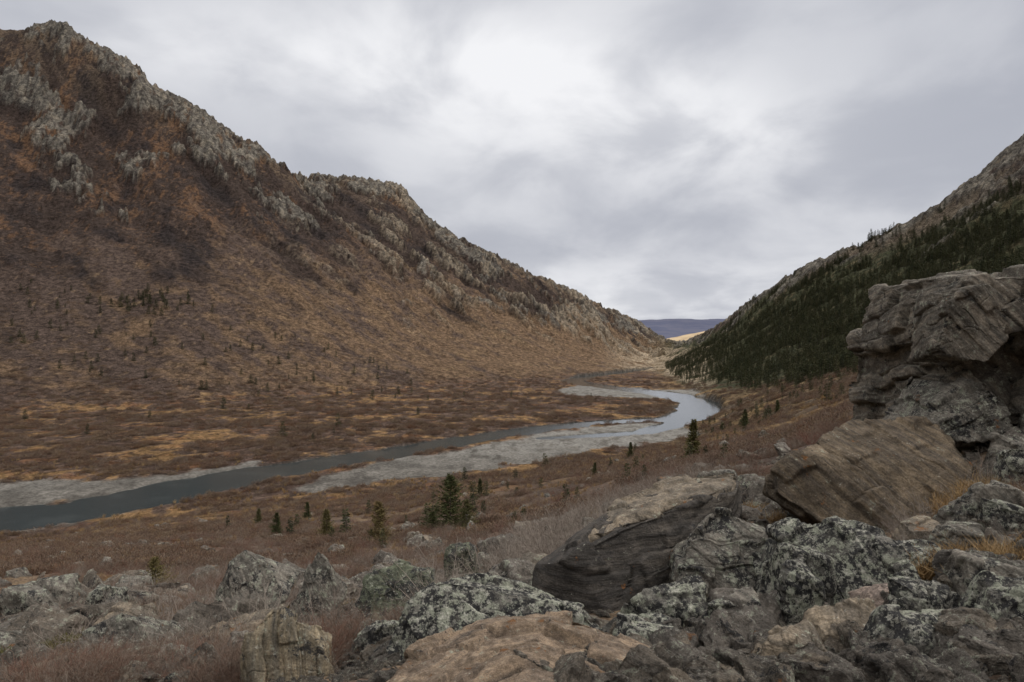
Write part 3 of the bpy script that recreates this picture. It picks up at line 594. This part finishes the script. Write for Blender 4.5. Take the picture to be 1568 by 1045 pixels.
scatter('willow_thickets',np.stack([x,y,z],1),np.stack([s*1.2,s*1.2,s*.9],1),zrot(n,.1),c_pf,4)
print('thickets',n)
x,y=sample(26000,-.9,.9,230,640); ok,z,kk=keep(x,y)
w=ok&(kk>6.5)&(kk<9.3)&(fbm(x/18,y/18,3,95)>.05)&(x/y<.2)
x,y,z=x[w],y[w],z[w]; n=len(x); s=rng.uniform(.5,1.1,n)
scatter('slope_shrubs',np.stack([x,y,z],1),np.stack([s,s,s*.6],1),zrot(n,.1),c_pf,4)
x,y=sample(36000,-.88,.88,3.5,150); ok,z,kk=keep(x,y)
d=fbm(x/6,y/6,3,96)+.3*fbm(x/1.5,y/1.5,2,97)
w=ok&(d>.14-.14*sm(y,40,80))&~((x/y>.05)&(y<9)&(d<.3))&~((x<0)&(y<6)&(d<.4)); x,y,z=x[w],y[w],z[w]; n=len(x); s=rng.uniform(.13,.34,n)*np.clip(y/45,.8,2.2)
scatter('dry_grass_tufts',np.stack([x,y,z],1),np.stack([s*1.2,s*1.2,s],1),zrot(n,.15),c_gr,3)
# ------------------------------------------------------------ spruces
M_bark=ramp_mat('spruce_bark',[(.08,.06,.05),(.12,.1,.085)])
M_ndl=ramp_mat('spruce_needles',[(.05,.058,.025),(.08,.085,.033),(.06,.068,.03),(.095,.09,.038)],.8,2.)
M_ndl2=ramp_mat('spruce_needles_far',[(.035,.042,.022),(.055,.06,.028),(.075,.072,.036)],.85,1.)
M_ndlb=ramp_mat('spruce_needles_brownish',[(.10,.09,.035),(.14,.12,.05),(.17,.12,.06)],.85,2.)
def spruce(name,whorls,nb,ntw,tl,tw,R_,mat,seed,h=1.,pw=.85):
    random.seed(seed); V=[];F=[]
    lean=rv(.02); segs=8
    for s in range(7):
        z0=h*s/7; z1=h*(s+1)/7; r0=.016*(1-s/7.2)*h; r1=.016*(1-(s+1)/7.2)*h; i=len(V)
        for t in range(segs):
            a=t*6.283/segs; V.append(Vector((math.cos(a)*r0+lean.x*z0,math.sin(a)*r0+lean.y*z0,z0-.03)))
        for t in range(segs):
            a=t*6.283/segs; V.append(Vector((math.cos(a)*r1+lean.x*z1,math.sin(a)*r1+lean.y*z1,z1-.03)))
        for t in range(segs): F.append((i+t,i+(t+1)%segs,i+segs+(t+1)%segs,i+segs+t))
    nt_=len(F); asym=random.uniform(0,6.28)
    for wv in range(whorls):
        f=(wv+random.uniform(-.3,.3))/whorls; f=min(max(f,.02),.99); zz=h*(.04+.96*f)
        Rr=R_*(1-f)**pw*random.uniform(.6,1.15)+.012
        for bq in range(nb):
            if random.random()<.2: continue
            a=random.uniform(0,6.283); ln_=Rr*random.uniform(.5,1.25)*(1+.2*math.cos(a-asym)); el=mix(-.15,.7,f)+random.uniform(-.15,.15)
            o=Vector((lean.x*zz,lean.y*zz,zz-.03)); d=Vector((math.cos(a),math.sin(a),el)).normalized()
            nst=max(2,int(ntw*(.4+.6*ln_/R_)))
            ribbon(V,F,o,o+d*ln_,.004*h,.001*h,Vector((0,0,1)))
            for t in range(nst):
                g=(t+random.random())/nst; pp=o+d*ln_*(g*.9+.1)+Vector((0,0,.18*ln_*g*g))
                sd_=Vector((-math.sin(a),math.cos(a),0))*random.choice((-1,1))
                td=(d*random.uniform(.3,1)+sd_*random.uniform(.3,1.)+Vector((0,0,random.uniform(-.45,.35)))).normalized()
                l2=tl*random.uniform(.6,1.3)*(1-.4*g); sx=td.cross(rv()).normalized(); i=len(V)
                V+=[pp,pp+td*l2*.5+sx*tw,pp+td*l2,pp+td*l2*.5-sx*tw]; F.append((i,i+1,i+2,i+3))
    me=pm(name,V,F,M_bark); me.materials.append(mat)
    mi=np.ones(len(F),np.int32); mi[:nt_]=0; me.polygons.foreach_set('material_index',mi); return me
c_sp=collection('spruce_kit')
for i in range(5): c_sp.objects.link(bpy.data.objects.new('spruce',spruce('spruce',22,6,5,.085,.016,.17+.015*i,M_ndl2,300+i)))
def area(n,u0,u1,r0,r1):
    uu=rng.uniform(u0,u1,n); yy=np.sqrt(rng.uniform(r0**2,r1**2,n)); return uu*yy,yy
x,y=area(38000,.2,.95,150,660); ok,z,kk=keep(x,y); uu=x/y
nn=fbm(x/35,y/35,3,98)+.4*fbm(x/9,y/9,2,90); lo=6.1+.5*nn+np.where(uu<.33,.4,0); hi=9.55-1.9*np.clip(uu-.5,0,.3)+.5*nn
pr=rng.uniform(0,1,len(x))<np.clip(.66+nn*1.0-sm(kk,hi-.7,hi)*.45-(1-sm(kk,lo,lo+.8))*.55,.05,.95)
w=(kk>lo)&(kk<hi)&pr&(uu>.225); x,y,z=x[w],y[w],z[w]; n=len(x); s=rng.uniform(2.2,6.4,n)*np.clip(.6+(uu[w]-.22)*1.8,.5,1.0)
scatter('spruce_forest',np.stack([x,y,z],1),np.stack([s*1.3,s*1.3,s],1),zrot(n,.03),c_sp,5); print('forest',n)
x,y=area(110,-.74,-.12,285,395); a=rng.normal(0,9,30)-208; bq=rng.normal(0,9,30)+388
x=np.concatenate([x,a]);y=np.concatenate([y,bq]); x2,y2=area(120,.25,.75,60,230); x=np.concatenate([x,x2]); y=np.concatenate([y,y2])
x3,y3=area(24,-.75,.2,90,330); x=np.concatenate([x,x3]); y=np.concatenate([y,y3])
x4,y4=sample(40,-.45,.35,28,85); x=np.concatenate([x,x4]); y=np.concatenate([y,y4])
ok,z,kk=keep(x,y); x,y,z=x[ok],y[ok],z[ok]; n=len(x); s=rng.uniform(1.6,4.6,n)*np.where(x>0,.65,1)*np.where(y<90,.42,1); s[(np.hypot(x+208,y-388)<25)]+=1.5
scatter('scattered_spruces',np.stack([x,y,z],1),np.stack([s*1.7,s*1.7,s],1),zrot(n,.04),c_sp,5)
hero=[(-3.15,35,3.0,.55,M_ndl),(-6.4,33,2.2,.42,M_ndlb),(-15.5,45,1.7,.36,M_ndl),(-3.3,70,1.9,.3,M_ndl),(-19.5,65,1.8,.32,M_ndl),(10.0,38,2.6,.24,M_ndlb),(-9.4,18,1.1,.6,M_ndlb),(-11.4,42,1.9,.38,M_ndlb),(13.9,80,2.0,.26,M_ndl),(30.7,90,2.7,.28,M_ndl),(46.6,120,3.0,.28,M_ndl),(9.6,16.5,2.4,.28,M_ndlb),(31,60,1.9,.34,M_ndl),(-2.3,34.3,1.5,.55,M_ndl),(-4.1,35.3,1.2,.6,M_ndl),(-6.9,33.6,.9,.7,M_ndl),(-23,62,1.6,.3,M_ndl),(7.5,62,1.5,.3,M_ndl)]
for i,(x,y,h_,R_,mt) in enumerate(hero):
    me=spruce('spruce_tree',34,9,18,.08,.009,R_,mt,400+i,1.,.8); o=bpy.data.objects.new('spruce_tree',me); scene.collection.objects.link(o)
    o.location=(x,y,H(x,y)-.05); o.scale=(h_,h_,h_)
c_j=collection('juniper_kit')
for i in range(3): c_j.objects.link(bpy.data.objects.new('juniper',puff('juniper',M_moss,420,.3,.6,.07,.010)))
x,y=sample(900,-.85,-.15,7,24); w=fbm(x/3,y/3,2,99)>.25; x,y=x[w],y[w]; z=hfun(x,y); n=len(x); s=rng.uniform(.3,.7,n)
scatter('juniper_mats',np.stack([x,y,z+.03],1),np.stack([s,s,s*.8],1),zrot(n,.15),c_j,3)

# ------------------------------------------------------------ world
w=bpy.data.worlds.new('World'); scene.world=w; w.use_nodes=True; nt=w.node_tree; nt.nodes.clear(); b=N(nt)
EL=math.radians(38); AZ=math.radians(62)
sky=b.n('ShaderNodeTexSky',sky_type='NISHITA'); sky.sun_disc=False; sky.sun_elevation=EL; sky.sun_rotation=AZ
g=b.n('ShaderNodeTexCoord').outputs['Generated']; sp=b.n('ShaderNodeSeparateXYZ',{0:g})
x_,y_,z_=sp.outputs; zc=b.math('ADD',b.math('MAXIMUM',z_,0.),.30)
cv=b.comb(b.math('DIVIDE',x_,zc),b.math('DIVIDE',y_,zc),0.)
nA=b.noise(cv,1.0,5,.5,.3); nB=b.noise(b.vm('MULTIPLY',cv,(1.,.9,1.)),2.6,6,.52,.3); nC=b.noise(cv,.5,3,.5)
yp=b.math('MAXIMUM',y_,.05); az=b.math('DIVIDE',x_,yp); el=b.math('DIVIDE',z_,yp)
def blob(a0,e0,sa,se,tilt=0.):
    da=b.math('SUBTRACT',az,a0); de=b.math('ADD',b.math('SUBTRACT',el,e0),b.math('MULTIPLY',da,tilt))
    q=b.math('ADD',b.math('POWER',b.math('DIVIDE',b.math('ABSOLUTE',da),sa),2.),b.math('POWER',b.math('DIVIDE',b.math('ABSOLUTE',de),se),2.))
    return b.math('EXPONENT',b.math('MULTIPLY',q,-1.))
b1=blob(.0,.40,.30,.07,.22); b2=blob(-.46,.42,.16,.05,.15); b3=blob(.16,.06,.40,.06); b4=blob(.16,.33,.40,.12,.12); b5=blob(-.22,.38,.16,.045,.5)
L0=b.math('ADD',.36,b.mr(nA,.3,.7,0,.20)); L0=b.math('ADD',L0,b.mr(nB,.35,.65,-.07,.10))
br=b.math('ADD',b.math('MULTIPLY',b1,.38),b.math('ADD',b.math('MULTIPLY',b2,.22),b.math('ADD',b.math('MULTIPLY',b3,.24),b.math('ADD',b.math('MULTIPLY',b4,.26),b.math('MULTIPLY',b5,.22)))))
br=b.math('MULTIPLY',br,b.mr(b.math('ADD',b.math('MULTIPLY',nB,1.3),b.math('MULTIPLY',nA,.7)),.8,1.2,.4,1.4))
Ls=b.math('ADD',L0,br)
Lm=b.math('SUBTRACT',Ls,b.math('MULTIPLY',b.math('POWER',b.math('MAXIMUM',b.math('SUBTRACT',Ls,.65),0.),2.),.5)); Lm=b.math('MINIMUM',Lm,1.)
cl_=b.mixc(Lm,(2.4,2.65,3.4),(9.0,9.05,9.3))
zx=b.math('ADD',b.mr(z_,.40,.85,0.,1.4),b.mr(y_,.1,-.7,0.,.5))
cl_=b.vm('MULTIPLY',cl_,b.comb(b.math('ADD',1.,b.math('MULTIPLY',zx,1.08)),b.math('ADD',1.,b.math('MULTIPLY',zx,.98)),b.math('ADD',1.,b.math('MULTIPLY',zx,.80))))
cov=b.mr(nC,.56,.75,1.,.88)
col=b.mixc(cov,sky.outputs[0],cl_)
bg=b.n('ShaderNodeBackground',{'Strength':.1}); nt.links.new(col,bg.inputs[0])
o=b.n('ShaderNodeOutputWorld'); nt.links.new(bg.outputs[0],o.inputs[0])
sl=bpy.data.lights.new('sun','SUN'); sl.energy=1.5; sl.angle=math.radians(10); sl.color=(1,.93,.84)
so=bpy.data.objects.new('sun',sl); scene.collection.objects.link(so)
Sd=Vector((math.sin(AZ)*math.cos(EL),math.cos(AZ)*math.cos(EL),math.sin(EL))); so.rotation_euler=Sd.to_track_quat('Z','Y').to_euler()
# ------------------------------------------------------------ camera
cd=bpy.data.cameras.new('camera'); cd.lens=24; cd.sensor_width=36; cd.clip_end=20000; cd.clip_start=.1
co_=bpy.data.objects.new('camera',cd); scene.collection.objects.link(co_); co_.location=(0,0,0); co_.rotation_euler=(math.radians(90),0,0)
scene.camera=co_
scene.view_settings.view_transform='Standard'; scene.view_settings.look='None'; scene.view_settings.exposure=0
print('done',time.time()-T0)
